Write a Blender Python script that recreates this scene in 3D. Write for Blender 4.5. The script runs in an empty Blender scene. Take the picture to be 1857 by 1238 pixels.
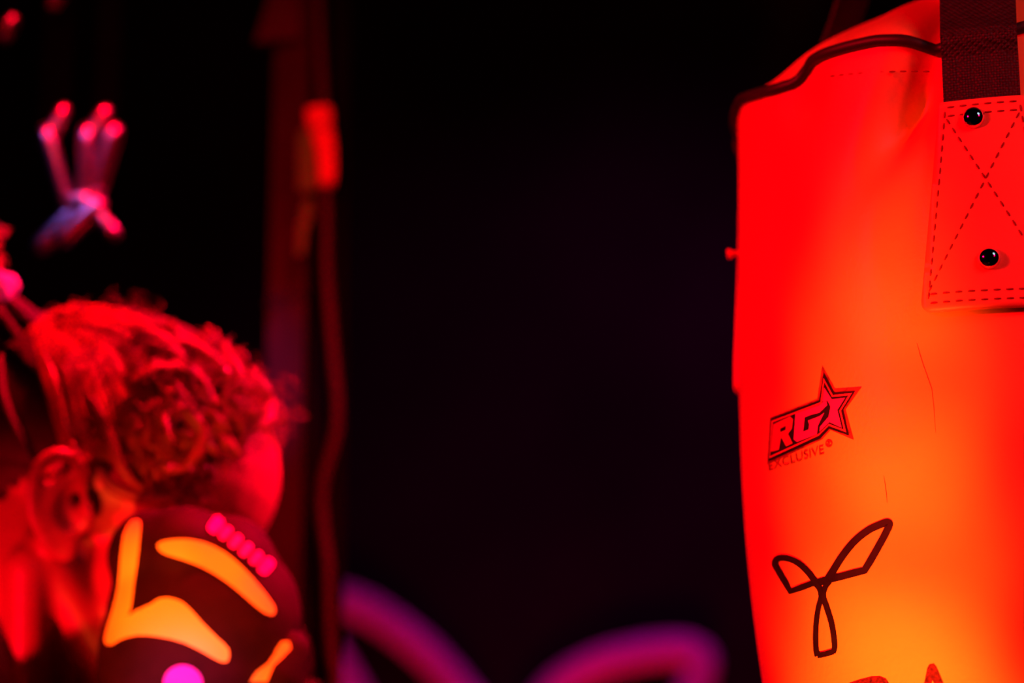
import bpy, bmesh, math, random
from mathutils import Vector, Matrix
from mathutils.bvhtree import BVHTree
from mathutils.geometry import delaunay_2d_cdt

random.seed(7)
scene = bpy.context.scene
col = scene.collection
PI = math.pi

# ------------------------------------------------------------------ camera
FPX = 1857 * 85.0 / 36.0
CAM = Vector((0.0, 0.0, 1.30))
PITCH = math.radians(14.0)
cam_d = bpy.data.cameras.new('camera')
cam_d.lens = 85.0
cam_d.sensor_width = 36.0
cam_d.sensor_fit = 'HORIZONTAL'
cam_d.clip_start = 0.05
cam_d.dof.use_dof = True
cam_d.dof.focus_distance = 1.175
cam_d.dof.aperture_fstop = 3.5
cam = bpy.data.objects.new('camera', cam_d)
cam.location = CAM
cam.rotation_euler = (PI / 2 + PITCH, 0, 0)
col.objects.link(cam)
scene.camera = cam
FW = Vector((0, math.cos(PITCH), math.sin(PITCH)))
UP = Vector((0, -math.sin(PITCH), math.cos(PITCH)))
RT = Vector((1, 0, 0))


def ray(px, py):
    return FW + RT * ((px - 928.5) / FPX) + UP * ((619 - py) / FPX)


def P(px, py, d):
    """world point of a photograph position at a given distance along the view axis"""
    return CAM + ray(px, py) * d


def PY(px, py, y):
    """the same, on an upright plane at world distance y"""
    d = ray(px, py)
    return CAM + d * ((y - CAM.y) / d.y)


# ------------------------------------------------------------------ colour management, world
scene.view_settings.view_transform = 'Standard'
scene.view_settings.look = 'None'
scene.view_settings.exposure = 0.0
scene.view_settings.gamma = 1.0
scene.view_settings.use_curve_mapping = False
w = bpy.data.worlds.new('dark_room')
scene.world = w
w.use_nodes = True
w.node_tree.nodes['Background'].inputs[0].default_value = (0.25, 0.0, 0.5, 1)
w.node_tree.nodes['Background'].inputs[1].default_value = 0.0003


# ------------------------------------------------------------------ lamps
def area(name, loc, aim, power, color, sx, sy=None, spread=180):
    l = bpy.data.lights.new(name, 'AREA')
    l.energy = power
    l.color = color
    l.shape = 'RECTANGLE' if sy else 'DISK'
    l.size = sx
    if sy:
        l.size_y = sy
    l.spread = math.radians(spread)
    o = bpy.data.objects.new(name, l)
    o.location = loc
    o.rotation_euler = (Vector(aim) - Vector(loc)).to_track_quat('-Z', 'Y').to_euler()
    col.objects.link(o)
    return o


def spot(name, loc, aim, power, color, deg, radius=0.02, blend=1.0):
    l = bpy.data.lights.new(name, 'SPOT')
    l.energy = power
    l.color = color
    l.spot_size = math.radians(deg)
    l.spot_blend = blend
    l.shadow_soft_size = radius
    o = bpy.data.objects.new(name, l)
    o.location = loc
    o.rotation_euler = (Vector(aim) - Vector(loc)).to_track_quat('-Z', 'Y').to_euler()
    col.objects.link(o)
    return o


AMBER = (1.0, 0.07, 0.008)
RED = (1.0, 0.0, 0.014)
# row of small amber stage spots low on the left of the camera, turned up at the bag and the boxer
spot('amber_spot', (-0.02, 0.55, 0.80), P(1640, 1290, 1.17), 340.0, AMBER, 9.4, 0.012)
spot('amber_spot', (-0.06, 0.55, 0.80), P(1620, 1000, 1.17), 160.0, AMBER, 8.6, 0.012)
spot('amber_spot', (-0.10, 0.55, 0.80), P(1610, 740, 1.17), 150.0, AMBER, 7.2, 0.012)
spot('amber_spot', (-0.14, 0.55, 0.80), P(1600, 530, 1.17), 75.0, AMBER, 4.8, 0.012)
spot('amber_spot', (-0.34, 0.50, 0.95), P(350, 1100, 1.38), 240.0, AMBER, 10.8)
# red stage spot from the left, on the bag
spot('red_spot', (-1.25, 0.45, 2.0), (0.27, 1.2, 1.62), 165.0, RED, 32, 0.08, 0.4)
# weak red fill added on the right, to redden the bag's dark side
spot('red_right_fill', (0.85, 0.25, 1.9), (0.30, 1.2, 1.72), 34.0, RED, 34, 0.05, 0.6)
# red lamp hung between boxer and bag
area('red_hanging', (0.02, 1.32, 2.35), (-0.22, 1.5, 1.6), 7.5, RED, 0.12, 0.12, 60)
# red lamp up on the right, in front of the boxer
area('red_side', (0.36, 1.62, 2.12), (-0.15, 1.5, 1.62), 4.5, (1.0, 0.0, 0.05), 0.10, 0.10, 50)
# small red fill added low on the left, to brighten the boxer's neck
spot('red_neck_fill', (-0.75, 0.80, 1.05), P(50, 1110, 1.47), 130.0, RED, 16, 0.02)
# red fill added to lift the dim post and cable strap
spot('red_post_fill', (-0.45, 0.5, 2.15), PY(560, 330, 1.78), 45.0, RED, 20, 0.02)
# violet stage lamp high on the left
spot('violet_spot', (-0.05, 0.60, 2.4), P(60, 400, 1.60), 60.0, (0.22, 0.24, 1.0), 10, 0.02)
spot('violet_spot', (-0.8, 0.35, 2.3), P(140, 330, 1.66), 30.0, (0.22, 0.18, 1.0), 5.5, 0.01)
# small violet spot added low down, to brighten the glint on the glove
spot('violet_glint_fill', (-0.30, 0.80, 1.0), P(332, 1245, 1.36), 16.0, (0.45, 0.0, 1.0), 7, 0.01)
# lamps on the back wall emblem
area('wall_lamp', (0.5, 2.9, 2.9), (0.1, 3.6, 1.5), 2.0, (0.65, 0.0, 0.40), 0.2, 0.2, 80)
area('wall_red', (0.1, 2.9, 0.3), (0.1, 3.6, 1.5), 3.2, (1.0, 0.0, 0.05), 0.2, 0.2, 80)
# small cool lamp high on the right
area('cool_lamp', (0.62, 0.55, 2.05), (0.3, 1.2, 1.7), 0.07, (0.55, 0.85, 1.0), 0.30, None, 90)


# ------------------------------------------------------------------ materials
def mat(name, base, rough=0.5, spec=0.5, metal=0.0, var=0.12, vscale=30.0, bump=0.0, bscale=200.0, coat=0.0,
        tex='noise', sheen=0.0):
    m = bpy.data.materials.new(name)
    m.use_nodes = True
    nt = m.node_tree
    b = nt.nodes['Principled BSDF']
    b.inputs['Roughness'].default_value = rough
    b.inputs['Specular IOR Level'].default_value = spec
    b.inputs['Metallic'].default_value = metal
    b.inputs['Coat Weight'].default_value = coat
    b.inputs['Coat Roughness'].default_value = 0.15
    b.inputs['Sheen Weight'].default_value = sheen
    tc = nt.nodes.new('ShaderNodeTexCoord')
    n = nt.nodes.new('ShaderNodeTexNoise')
    n.inputs['Scale'].default_value = vscale
    n.inputs['Detail'].default_value = 4
    nt.links.new(tc.outputs['Object'], n.inputs['Vector'])
    r = nt.nodes.new('ShaderNodeValToRGB')
    lo = [max(0, c * (1 - var)) for c in base]
    hi = [min(1, c * (1 + var)) for c in base]
    r.color_ramp.elements[0].position = 0.3
    r.color_ramp.elements[1].position = 0.7
    r.color_ramp.elements[0].color = (*lo, 1)
    r.color_ramp.elements[1].color = (*hi, 1)
    nt.links.new(n.outputs['Fac'], r.inputs['Fac'])
    nt.links.new(r.outputs['Color'], b.inputs['Base Color'])
    if bump > 0:
        if tex == 'noise':
            t = nt.nodes.new('ShaderNodeTexNoise')
            t.inputs['Detail'].default_value = 3
            out = t.outputs['Fac']
        else:
            t = nt.nodes.new('ShaderNodeTexVoronoi')
            out = t.outputs['Distance']
        t.inputs['Scale'].default_value = bscale
        nt.links.new(tc.outputs['Object'], t.inputs['Vector'])
        bp = nt.nodes.new('ShaderNodeBump')
        bp.inputs['Strength'].default_value = bump
        bp.inputs['Distance'].default_value = 0.002
        nt.links.new(out, bp.inputs['Height'])
        nt.links.new(bp.outputs['Normal'], b.inputs['Normal'])
    return m


M = {}
M['floor'] = mat('rubber_floor', (0.05, 0.05, 0.055), 0.7, 0.3, bump=0.3, bscale=80)
M['wall'] = mat('black_wall', (0.010, 0.009, 0.011), 0.9, 0.05, var=0.3, vscale=3, bump=0.2, bscale=60)
M['ceil'] = mat('black_ceiling', (0.02, 0.02, 0.022), 0.9, 0.2)
M['vinyl'] = mat('orange_vinyl', (0.88, 0.40, 0.10), 0.42, 0.45, var=0.05, vscale=25, bump=0.10, bscale=420)
M['patchv'] = mat('orange_vinyl_patch', (0.88, 0.22, 0.10), 0.4, 0.45, var=0.05, vscale=40, bump=0.10, bscale=420)
M['pipe'] = mat('black_piping', (0.02, 0.012, 0.016), 0.5, 0.4, var=0.3)
M['thread'] = mat('dark_thread', (0.30, 0.01, 0.02), 0.8, 0.1)
M['chrome'] = mat('chrome', (0.75, 0.75, 0.77), 0.06, 0.5, 1.0, var=0.03)
M['print'] = mat('black_print', (0.008, 0.004, 0.007), 0.5, 0.3, var=0.4, vscale=150)
M['wornprint'] = mat('worn_maroon_print', (0.07, 0.008, 0.01), 0.6, 0.2, var=0.7, vscale=600)
M['pinkprint'] = mat('pink_print', (0.75, 0.02, 0.55), 0.5, 0.2)
M['redprint'] = mat('red_print', (0.75, 0.03, 0.12), 0.5, 0.2)
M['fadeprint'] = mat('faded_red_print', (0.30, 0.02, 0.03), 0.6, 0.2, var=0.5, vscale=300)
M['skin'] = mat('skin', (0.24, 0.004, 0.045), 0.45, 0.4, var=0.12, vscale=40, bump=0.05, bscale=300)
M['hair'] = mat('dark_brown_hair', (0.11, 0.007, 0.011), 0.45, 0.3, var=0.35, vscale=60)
M['hairsleek'] = mat('combed_hair', (0.24, 0.012, 0.022), 0.4, 0.35, var=0.35, vscale=60)  # light on the combed hair put into this brighter colour
M['haircap'] = mat('scalp_hair', (0.022, 0.002, 0.003), 0.6, 0.3, var=0.4, vscale=80)  # shade at the back of the head put into this darker hair colour
M['white'] = mat('white_cloth', (0.40, 0.70, 0.78), 0.8, 0.2, bump=0.4, bscale=120)
M['top'] = mat('dark_sportswear', (0.02, 0.015, 0.03), 0.8, 0.2)
M['leather'] = mat('black_glove_leather', (0.016, 0.001, 0.004), 0.75, 0.12, var=0.3, vscale=50, bump=0.1, bscale=300)
M['neon'] = mat('neon_orange_print', (1.0, 0.85, 0.12), 0.5, 0.3, var=0.03)
M['pinkletters'] = mat('pink_letters', (0.8, 0.02, 0.6), 0.5, 0.3)
M['violet'] = mat('violet_glint', (0.5, 0.04, 0.95), 0.6, 0.2)  # colour of the violet lamp reflection painted on the glove
M['eye'] = mat('eyeball', (0.8, 0.75, 0.75), 0.2, 0.5)
M['strapdark'] = mat('dark_strap', (0.0006, 0.0005, 0.0014), 0.9, 0.0)
M['post'] = mat('post_paint', (0.030, 0.001, 0.009), 0.6, 0.3, var=0.25, vscale=20)
M['shade_face'] = mat('black_shade_face', (0.003, 0.002, 0.004), 0.9, 0.05)  # shade on the post's right face, put into the colour
M['cable'] = mat('cable_rubber', (0.035, 0.002, 0.008), 0.5, 0.4)
M['orange_fab'] = mat('orange_fabric', (0.95, 0.12, 0.06), 0.7, 0.2, bump=0.2, bscale=300)
M['yellow_fab'] = mat('yellow_fabric', (0.10, 0.95, 0.02), 0.7, 0.2, bump=0.2, bscale=300)
M['steel'] = mat('hook_steel', (0.45, 0.42, 0.5), 0.3, 0.5, 1.0, var=0.1)
M['emblem'] = mat('emblem_white', (0.75, 0.70, 0.75), 0.5, 0.3)


def webbing(name, base):
    m = mat(name, base, 0.55, 0.35, var=0.3, vscale=200)
    nt = m.node_tree
    b = nt.nodes['Principled BSDF']
    tc = nt.nodes.new('ShaderNodeTexCoord')
    mp = nt.nodes.new('ShaderNodeMapping')
    mp.inputs['Rotation'].default_value = (0, math.radians(45), 0)
    nt.links.new(tc.outputs['Object'], mp.inputs['Vector'])
    v = nt.nodes.new('ShaderNodeTexVoronoi')
    v.inputs['Scale'].default_value = 520
    v.inputs['Randomness'].default_value = 0.25
    nt.links.new(mp.outputs['Vector'], v.inputs['Vector'])
    bp = nt.nodes.new('ShaderNodeBump')
    bp.invert = True
    bp.inputs['Strength'].default_value = 0.9
    bp.inputs['Distance'].default_value = 0.0012
    nt.links.new(v.outputs['Distance'], bp.inputs['Height'])
    nt.links.new(bp.outputs['Normal'], b.inputs['Normal'])
    return m


M['web'] = webbing('black_webbing', (0.018, 0.007, 0.011))


# ------------------------------------------------------------------ helpers
def finish(name, bm, m, parent=None, smooth=True, kind=None):
    bmesh.ops.recalc_face_normals(bm, faces=bm.faces)
    me = bpy.data.meshes.new(name)
    bm.to_mesh(me)
    bm.free()
    return link(name, me, m, parent, smooth, kind)


def link(name, me, m, parent=None, smooth=True, kind=None):
    if smooth:
        for p in me.polygons:
            p.use_smooth = True
    me.materials.clear()
    me.materials.append(M[m])
    o = bpy.data.objects.new(name, me)
    col.objects.link(o)
    if parent is not None:
        attach(o, parent)
    if kind:
        o['kind'] = kind
    return o


def root_matrix(o):
    m = Matrix.Translation(o.location)
    while o.parent:
        o = o.parent
        m = Matrix.Translation(o.location) @ m if o.type == 'EMPTY' else m
    return m


def attach(o, parent):
    """parent an object whose mesh is already in world coordinates"""
    o.parent = parent
    top = parent
    while top.parent:
        top = top.parent
    if parent.type == 'EMPTY':
        o.matrix_parent_inverse = Matrix.Translation(parent.location).inverted()


def thing(name, label, cat, loc, group=None):
    o = bpy.data.objects.new(name, None)
    o.empty_display_size = 0.05
    o.location = loc
    col.objects.link(o)
    o['label'] = label
    o['category'] = cat
    if group:
        o['group'] = group
    return o


def tag(o, label, cat, group=None):
    o['label'] = label
    o['category'] = cat
    if group:
        o['group'] = group
    return o


def box(bm, c, s, rot=None):
    r = bmesh.ops.create_cube(bm, size=1.0)
    mx = Matrix.Translation(Vector(c)) @ (rot.to_4x4() if rot else Matrix.Identity(4)) @ Matrix.Diagonal((*s, 1))
    bmesh.ops.transform(bm, matrix=mx, verts=r['verts'])
    return r['verts']


def ell(bm, c, r, rot=None, seg=24):
    g = bmesh.ops.create_uvsphere(bm, u_segments=seg, v_segments=seg // 2, radius=1.0)
    mx = Matrix.Translation(Vector(c)) @ (rot.to_4x4() if rot else Matrix.Identity(4)) @ Matrix.Diagonal((*r, 1))
    bmesh.ops.transform(bm, matrix=mx, verts=g['verts'])


def catmull(pts, n=8, closed=False):
    pts = [Vector(p) for p in pts]
    out = []
    N = len(pts)
    rng = N if closed else N - 1
    for i in range(rng):
        if closed:
            p0, p1, p2, p3 = pts[(i - 1) % N], pts[i], pts[(i + 1) % N], pts[(i + 2) % N]
        else:
            p1, p2 = pts[i], pts[i + 1]
            p0 = pts[i - 1] if i > 0 else p1 * 2 - p2
            p3 = pts[i + 2] if i + 2 < N else p2 * 2 - p1
        for k in range(n):
            t = k / n
            out.append(0.5 * ((2 * p1) + (p2 - p0) * t + (2 * p0 - 5 * p1 + 4 * p2 - p3) * t * t
                              + (3 * p1 - p0 - 3 * p2 + p3) * t ** 3))
    if not closed:
        out.append(pts[-1])
    return out


def tube(bm, pts, rad, sides=10, closed=False, caps=True, flat=None):
    """sweep a circle (or an ellipse: flat=(axis, ratio)) along points"""
    pts = [Vector(p) for p in pts]
    n = len(pts)
    if not isinstance(rad, (list, tuple)):
        rad = [rad] * n
    rings = []
    prev = None
    for i in range(n):
        if closed:
            t = pts[(i + 1) % n] - pts[(i - 1) % n]
        else:
            t = pts[min(i + 1, n - 1)] - pts[max(i - 1, 0)]
        if t.length < 1e-9:
            t = Vector((0, 0, 1))
        t.normalize()
        if flat is not None:
            u = flat[0] - t * flat[0].dot(t)
            u.normalize()
        elif prev is None:
            a = Vector((0, 0, 1)) if abs(t.z) < 0.9 else Vector((1, 0, 0))
            u = t.cross(a).normalized()
        else:
            u = prev - t * prev.dot(t)
            if u.length < 1e-6:
                u = t.orthogonal()
            u.normalize()
        prev = u
        v = t.cross(u)
        fr = flat[1] if flat is not None else 1.0
        rings.append([bm.verts.new(pts[i] + u * (math.cos(2 * PI * k / sides) * rad[i] * fr)
                                   + v * (math.sin(2 * PI * k / sides) * rad[i])) for k in range(sides)])
    m = n if closed else n - 1
    for i in range(m):
        a, b = rings[i], rings[(i + 1) % n]
        for k in range(sides):
            bm.faces.new((a[k], a[(k + 1) % sides], b[(k + 1) % sides], b[k]))
    if caps and not closed:
        bm.faces.new(rings[0][::-1])
        bm.faces.new(rings[-1])


def limb(bm, a, b, ra, rb, seg=20):
    """tapered capsule"""
    a, b = Vector(a), Vector(b)
    d = (b - a)
    pts, rr = [], []
    dn = d.normalized()
    for k in range(6):
        t = (k / 6) * PI / 2
        pts.append(a - dn * ra * math.cos(t)); rr.append(max(1e-4, ra * math.sin(t)))
    for k in range(9):
        t = k / 8
        pts.append(a.lerp(b, t)); rr.append(ra + (rb - ra) * t)
    for k in range(1, 7):
        t = (k / 6) * PI / 2
        pts.append(b + dn * rb * math.sin(t)); rr.append(max(1e-4, rb * math.cos(t)))
    tube(bm, pts, rr, seg)


def remesh(bm, voxel, smooth_it=4, factor=0.5):
    bmesh.ops.recalc_face_normals(bm, faces=bm.faces)
    me = bpy.data.meshes.new('tmp')
    bm.to_mesh(me)
    bm.free()
    o = bpy.data.objects.new('tmp', me)
    col.objects.link(o)
    r = o.modifiers.new('r', 'REMESH')
    r.mode = 'VOXEL'
    r.voxel_size = voxel
    s = o.modifiers.new('s', 'SMOOTH')
    s.iterations = smooth_it
    s.factor = factor
    dg = bpy.context.evaluated_depsgraph_get()
    out = bpy.data.meshes.new_from_object(o.evaluated_get(dg))
    bpy.data.objects.remove(o)
    return out


def bvh_of(*objs):
    """BVH over world-space mesh data"""
    vs, fs = [], []
    for o in objs:
        me = o.data if hasattr(o, 'data') else o
        b = len(vs)
        vs += [v.co.copy() for v in me.vertices]
        fs += [[b + i for i in p.vertices] for p in me.polygons]
    return BVHTree.FromPolygons(vs, fs)


def hit(bvh, px, py):
    loc, nor, _, dist = bvh.ray_cast(CAM, ray(px, py).normalized())
    if loc is None:
        loc, nor, _, dist = bvh.find_nearest(P(px, py, 1.3))
    if nor.dot(ray(px, py)) > 0:
        nor = -nor
    return loc, nor


def inside(p, loops):
    c = False
    for lp in loops:
        n = len(lp)
        for i in range(n):
            a, b = lp[i], lp[(i + 1) % n]
            if (a[1] > p[1]) != (b[1] > p[1]):
                if p[0] < (b[0] - a[0]) * (p[1] - a[1]) / (b[1] - a[1]) + a[0]:
                    c = not c
    return c


def resample(lp, step):
    out = []
    n = len(lp)
    for i in range(n):
        a, b = Vector(lp[i]), Vector(lp[(i + 1) % n])
        k = max(1, int((b - a).length / step))
        for j in range(k):
            out.append(a.lerp(b, j / k))
    return out


def decal(name, loops, bvh, off, m, parent, step=8.0, thick=0.0, kind=None):
    """shape lying on a surface: triangulated outline, laid on the surface it belongs to"""
    lps = [resample([(p[0], p[1]) for p in lp], step) for lp in loops]
    V, E = [], []
    for lp in lps:
        b = len(V)
        V += lp
        E += [(b + i, b + (i + 1) % len(lp)) for i in range(len(lp))]
    xs = [v.x for v in V]; ys = [v.y for v in V]
    y = min(ys) + step
    while y < max(ys):
        x = min(xs) + step
        while x < max(xs):
            if inside((x, y), lps):
                V.append(Vector((x, y)))
            x += step
        y += step
    r = delaunay_2d_cdt(V, E, [], 0, 1e-4)
    vo, fo = r[0], r[2]
    keep = [f for f in fo if inside((sum(vo[i].x for i in f) / 3, sum(vo[i].y for i in f) / 3), lps)]
    bm = bmesh.new()
    vm = {}
    for f in keep:
        vs = []
        for i in f:
            if i not in vm:
                l, n = hit(bvh, vo[i].x, vo[i].y)
                vm[i] = bm.verts.new(l + n * off)
            vs.append(vm[i])
        try:
            bm.faces.new(vs)
        except ValueError:
            pass
    if thick > 0:
        bm.normal_update()
        be = [e for e in bm.edges if len(e.link_faces) == 1]
        ex = bmesh.ops.extrude_edge_only(bm, edges=be)
        for v in [g for g in ex['geom'] if isinstance(g, bmesh.types.BMVert)]:
            l, n, _, _ = bvh.find_nearest(v.co)
            d = (v.co - l)
            if d.length > 1e-7:
                v.co -= d.normalized() * min(thick, d.length + 0.001)
    return finish(name, bm, m, parent, True, kind)


def ribbon(name, path, width, bvh, off, m, parent, closed=False, across=3):
    """stroke of constant width laid on a surface; path in photograph positions; several paths allowed"""
    bm = bmesh.new()
    for pth in path:
        pts = [Vector((p[0], p[1])) for p in pth]
        n = len(pts)
        rows = []
        for i in range(n):
            if closed:
                t = (pts[(i + 1) % n] - pts[(i - 1) % n])
            else:
                t = pts[min(i + 1, n - 1)] - pts[max(i - 1, 0)]
            t.normalize()
            nn = Vector((-t.y, t.x))
            row = []
            wd = width[i] if isinstance(width, (list, tuple)) else width
            for k in range(across + 1):
                q = pts[i] + nn * wd * (k / across - 0.5)
                l, nr = hit(bvh, q.x, q.y)
                row.append(bm.verts.new(l + nr * off))
            rows.append(row)
        for i in range(n if closed else n - 1):
            a, b = rows[i], rows[(i + 1) % n]
            for k in range(across):
                bm.faces.new((a[k], a[k + 1], b[k + 1], b[k]))
    return finish(name, bm, m, parent)


def disc_px(cx, cy, r, n=20):
    return [(cx + r * math.cos(2 * PI * k / n), cy + r * math.sin(2 * PI * k / n)) for k in range(n)]


# ================================================================== the room
def slab(name, c, s, m):
    bm = bmesh.new()
    box(bm, c, s)
    o = finish(name, bm, m, None, False)
    o['kind'] = 'structure'
    return o


slab('floor', (0, 0.75, -0.05), (5.2, 6.0, 0.1), 'floor')
slab('ceiling', (0, 0.75, 3.05), (5.2, 6.0, 0.1), 'ceil')
slab('wall_back', (0, 3.65, 1.5), (5.2, 0.1, 3.0), 'wall')
slab('wall_front', (0, -2.15, 1.5), (5.2, 0.1, 3.0), 'wall')
slab('wall_left', (-2.55, 0.75, 1.5), (0.1, 5.7, 3.0), 'wall')
slab('wall_right', (2.55, 0.75, 1.5), (0.1, 5.7, 3.0), 'wall')

# ================================================================== the punching bag
AX = P(1822, 619, 1.30)           # a point on the bag's axis
AXX, AXY = AX.x, AX.y
R0 = 0.1415
to_cam = math.atan2(-AXX, AXY)     # turn of the bag-to-camera direction


def bag_pos(th, z, r):
    """th = 0 faces the camera, negative to the left in the picture"""
    a = th - math.atan2(AXX, AXY)
    # facing the camera: direction (-AXX,-AXY); left in the picture: -x
    base = Vector((-AXX, -AXY, 0)).normalized()
    side = Vector((AXY, -AXX, 0)).normalized()
    return Vector((AXX, AXY, z)) + base * (r * math.cos(th)) + side * (r * math.sin(th))


def cyl_hit(px, py, R=R0):
    d = ray(px, py)
    ox, oy = CAM.x - AXX, CAM.y - AXY
    a = d.x ** 2 + d.y ** 2
    b = 2 * (ox * d.x + oy * d.y)
    c = ox * ox + oy * oy - R * R
    D = b * b - 4 * a * c
    if D < 0:
        D = 0
    t = (-b - math.sqrt(D)) / (2 * a)
    p = CAM + d * t
    base = Vector((-AXX, -AXY, 0)).normalized()
    side = Vector((AXY, -AXX, 0)).normalized()
    q = p - Vector((AXX, AXY, p.z))
    return math.atan2(q.dot(side), q.dot(base)), p.z


trim_px = [(1347, 181), (1375, 172), (1408, 162), (1432, 148), (1446, 126), (1463, 108), (1500, 95), (1545, 83),
           (1592, 74), (1640, 73), (1690, 83), (1760, 70), (1835, 56), (1880, 44), (1940, 40)]
trim_tab = sorted([cyl_hit(x, y) for x, y in trim_px])
zt_mean = sum(z for _, z in trim_tab) / len(trim_tab)


def trim_z(th):
    while th > PI: th -= 2 * PI
    while th < -PI: th += 2 * PI
    t0, t1 = trim_tab[0], trim_tab[-1]
    if th <= t0[0] or th >= t1[0]:
        # the unseen back: blend round from one end to the other with two soft puckers
        span = 2 * PI - (t1[0] - t0[0])
        u = ((th - t1[0]) % (2 * PI)) / span
        return t1[1] + (t0[1] - t1[1]) * u + 0.004 * math.sin(u * PI) * math.sin(u * 9)
    for (a, za), (b, zb) in zip(trim_tab, trim_tab[1:]):
        if a <= th <= b:
            u = (th - a) / max(1e-6, b - a)
            return za + (zb - za) * u
    return zt_mean


DENTS = []


def dent(px, py, depth, sx, sz, tilt=0.0):
    th, z = cyl_hit(px, py)
    DENTS.append((th, z, depth, sx / R0, sz, tilt))


dent(1645, 190, -0.022, 0.012, 0.027, -0.5)     # pucker beside the strap
dent(1600, 330, 0.0035, 0.016, 0.05, -0.1)      # raised fold running down from it
dent(1640, 400, -0.003, 0.012, 0.03, 0.0)
dent(1448, 140, -0.006, 0.014, 0.02, 0.2)
dent(1720, 640, -0.003, 0.03, 0.02, 0.0)
dent(1480, 500, 0.002, 0.04, 0.06, 0.0)
Z_BOT = 0.78


Z730 = cyl_hit(1600, 730)[1]


def bag_r(th, z, dents=True):
    t = (z - Z_BOT) / (zt_mean - Z_BOT)
    r = R0 * (1.0 + 0.012 * math.sin(PI * min(1, max(0, (t - 0.55) / 0.45))) - 0.004)
    if t < 0.03:
        r *= 0.93 + 0.07 * math.sqrt(max(0, t / 0.03))
    if z < Z730:
        r -= min(0.013, 0.0100 * ((Z730 - z) / 0.145) ** 1.4)
    for a, zz, d, sa, sz, tl in (DENTS if dents else ()):
        da = th - a
        dz = z - zz
        da2 = da + tl * dz / R0
        e = (da2 / sa) ** 2 + (dz / sz) ** 2
        if e < 12:
            r += d * math.exp(-e)
    r += 0.0006 * math.sin(th * 5 + z * 22) + 0.0005 * math.sin(th * 9 - z * 37)
    return r


NTH = 220
bag = thing('punching_bag', 'orange vinyl punching bag with black webbing straps, piping and printed logos',
            'punching bag', (AXX, AXY, Z_BOT))
bm = bmesh.new()
NZ = 110
rows = []
for j in range(NZ + 1):
    row = []
    for i in range(NTH):
        th = -PI + 2 * PI * i / NTH
        zt = trim_z(th)
        z = Z_BOT + (zt - Z_BOT) * (j / NZ) ** 0.8
        row.append(bm.verts.new(bag_pos(th, z, bag_r(th, z))))
    rows.append(row)
for j in range(NZ):
    for i in range(NTH):
        bm.faces.new((rows[j][i], rows[j][(i + 1) % NTH], rows[j + 1][(i + 1) % NTH], rows[j + 1][i]))
bc = bm.verts.new((AXX, AXY, Z_BOT))
for i in range(NTH):
    bm.faces.new((rows[0][(i + 1) % NTH], rows[0][i], bc))
body = finish('body', bm, 'vinyl', bag)
BODY = bvh_of(body)

# top cap: gathered vinyl rising from the piping towards the straps
bm = bmesh.new()
rows = []
NK = 26
CAPH = 0.072
for k in range(NK + 1):
    u = k / NK
    row = []
    for i in range(NTH):
        th = -PI + 2 * PI * i / NTH
        zt = trim_z(th)
        r = bag_r(th, zt) * (1 - 0.80 * u) + 0.006 * math.sin(PI * u)
        z = zt * (1 - u) ** 2 + (1 - (1 - u) ** 2) * (zt_mean) + CAPH * (u ** 0.92)
        fold = 0.0035 * math.sin(PI * min(1, u * 1.4)) * (math.sin(th * 7 + 1.3) + 0.6 * math.sin(th * 13 + u * 4))
        row.append(bm.verts.new(bag_pos(th, z, max(0.01, r + fold))))
    rows.append(row)
for j in range(NK):
    for i in range(NTH):
        bm.faces.new((rows[j][i], rows[j][(i + 1) % NTH], rows[j + 1][(i + 1) % NTH], rows[j + 1][i]))
apex = bm.verts.new((AXX, AXY, zt_mean + CAPH + 0.005))
for i in range(NTH):
    bm.faces.new((rows[-1][i], rows[-1][(i + 1) % NTH], apex))
finish('top_cap', bm, 'vinyl', bag)

# black piping along the rim
bm = bmesh.new()
pts = []
for i in range(NTH):
    th = -PI + 2 * PI * i / NTH
    z = trim_z(th)
    pts.append(bag_pos(th, z, bag_r(th, z) + 0.0012))
tube(bm, pts, 0.0030, 10, True)
finish('piping', bm, 'pipe', bag)


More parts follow.
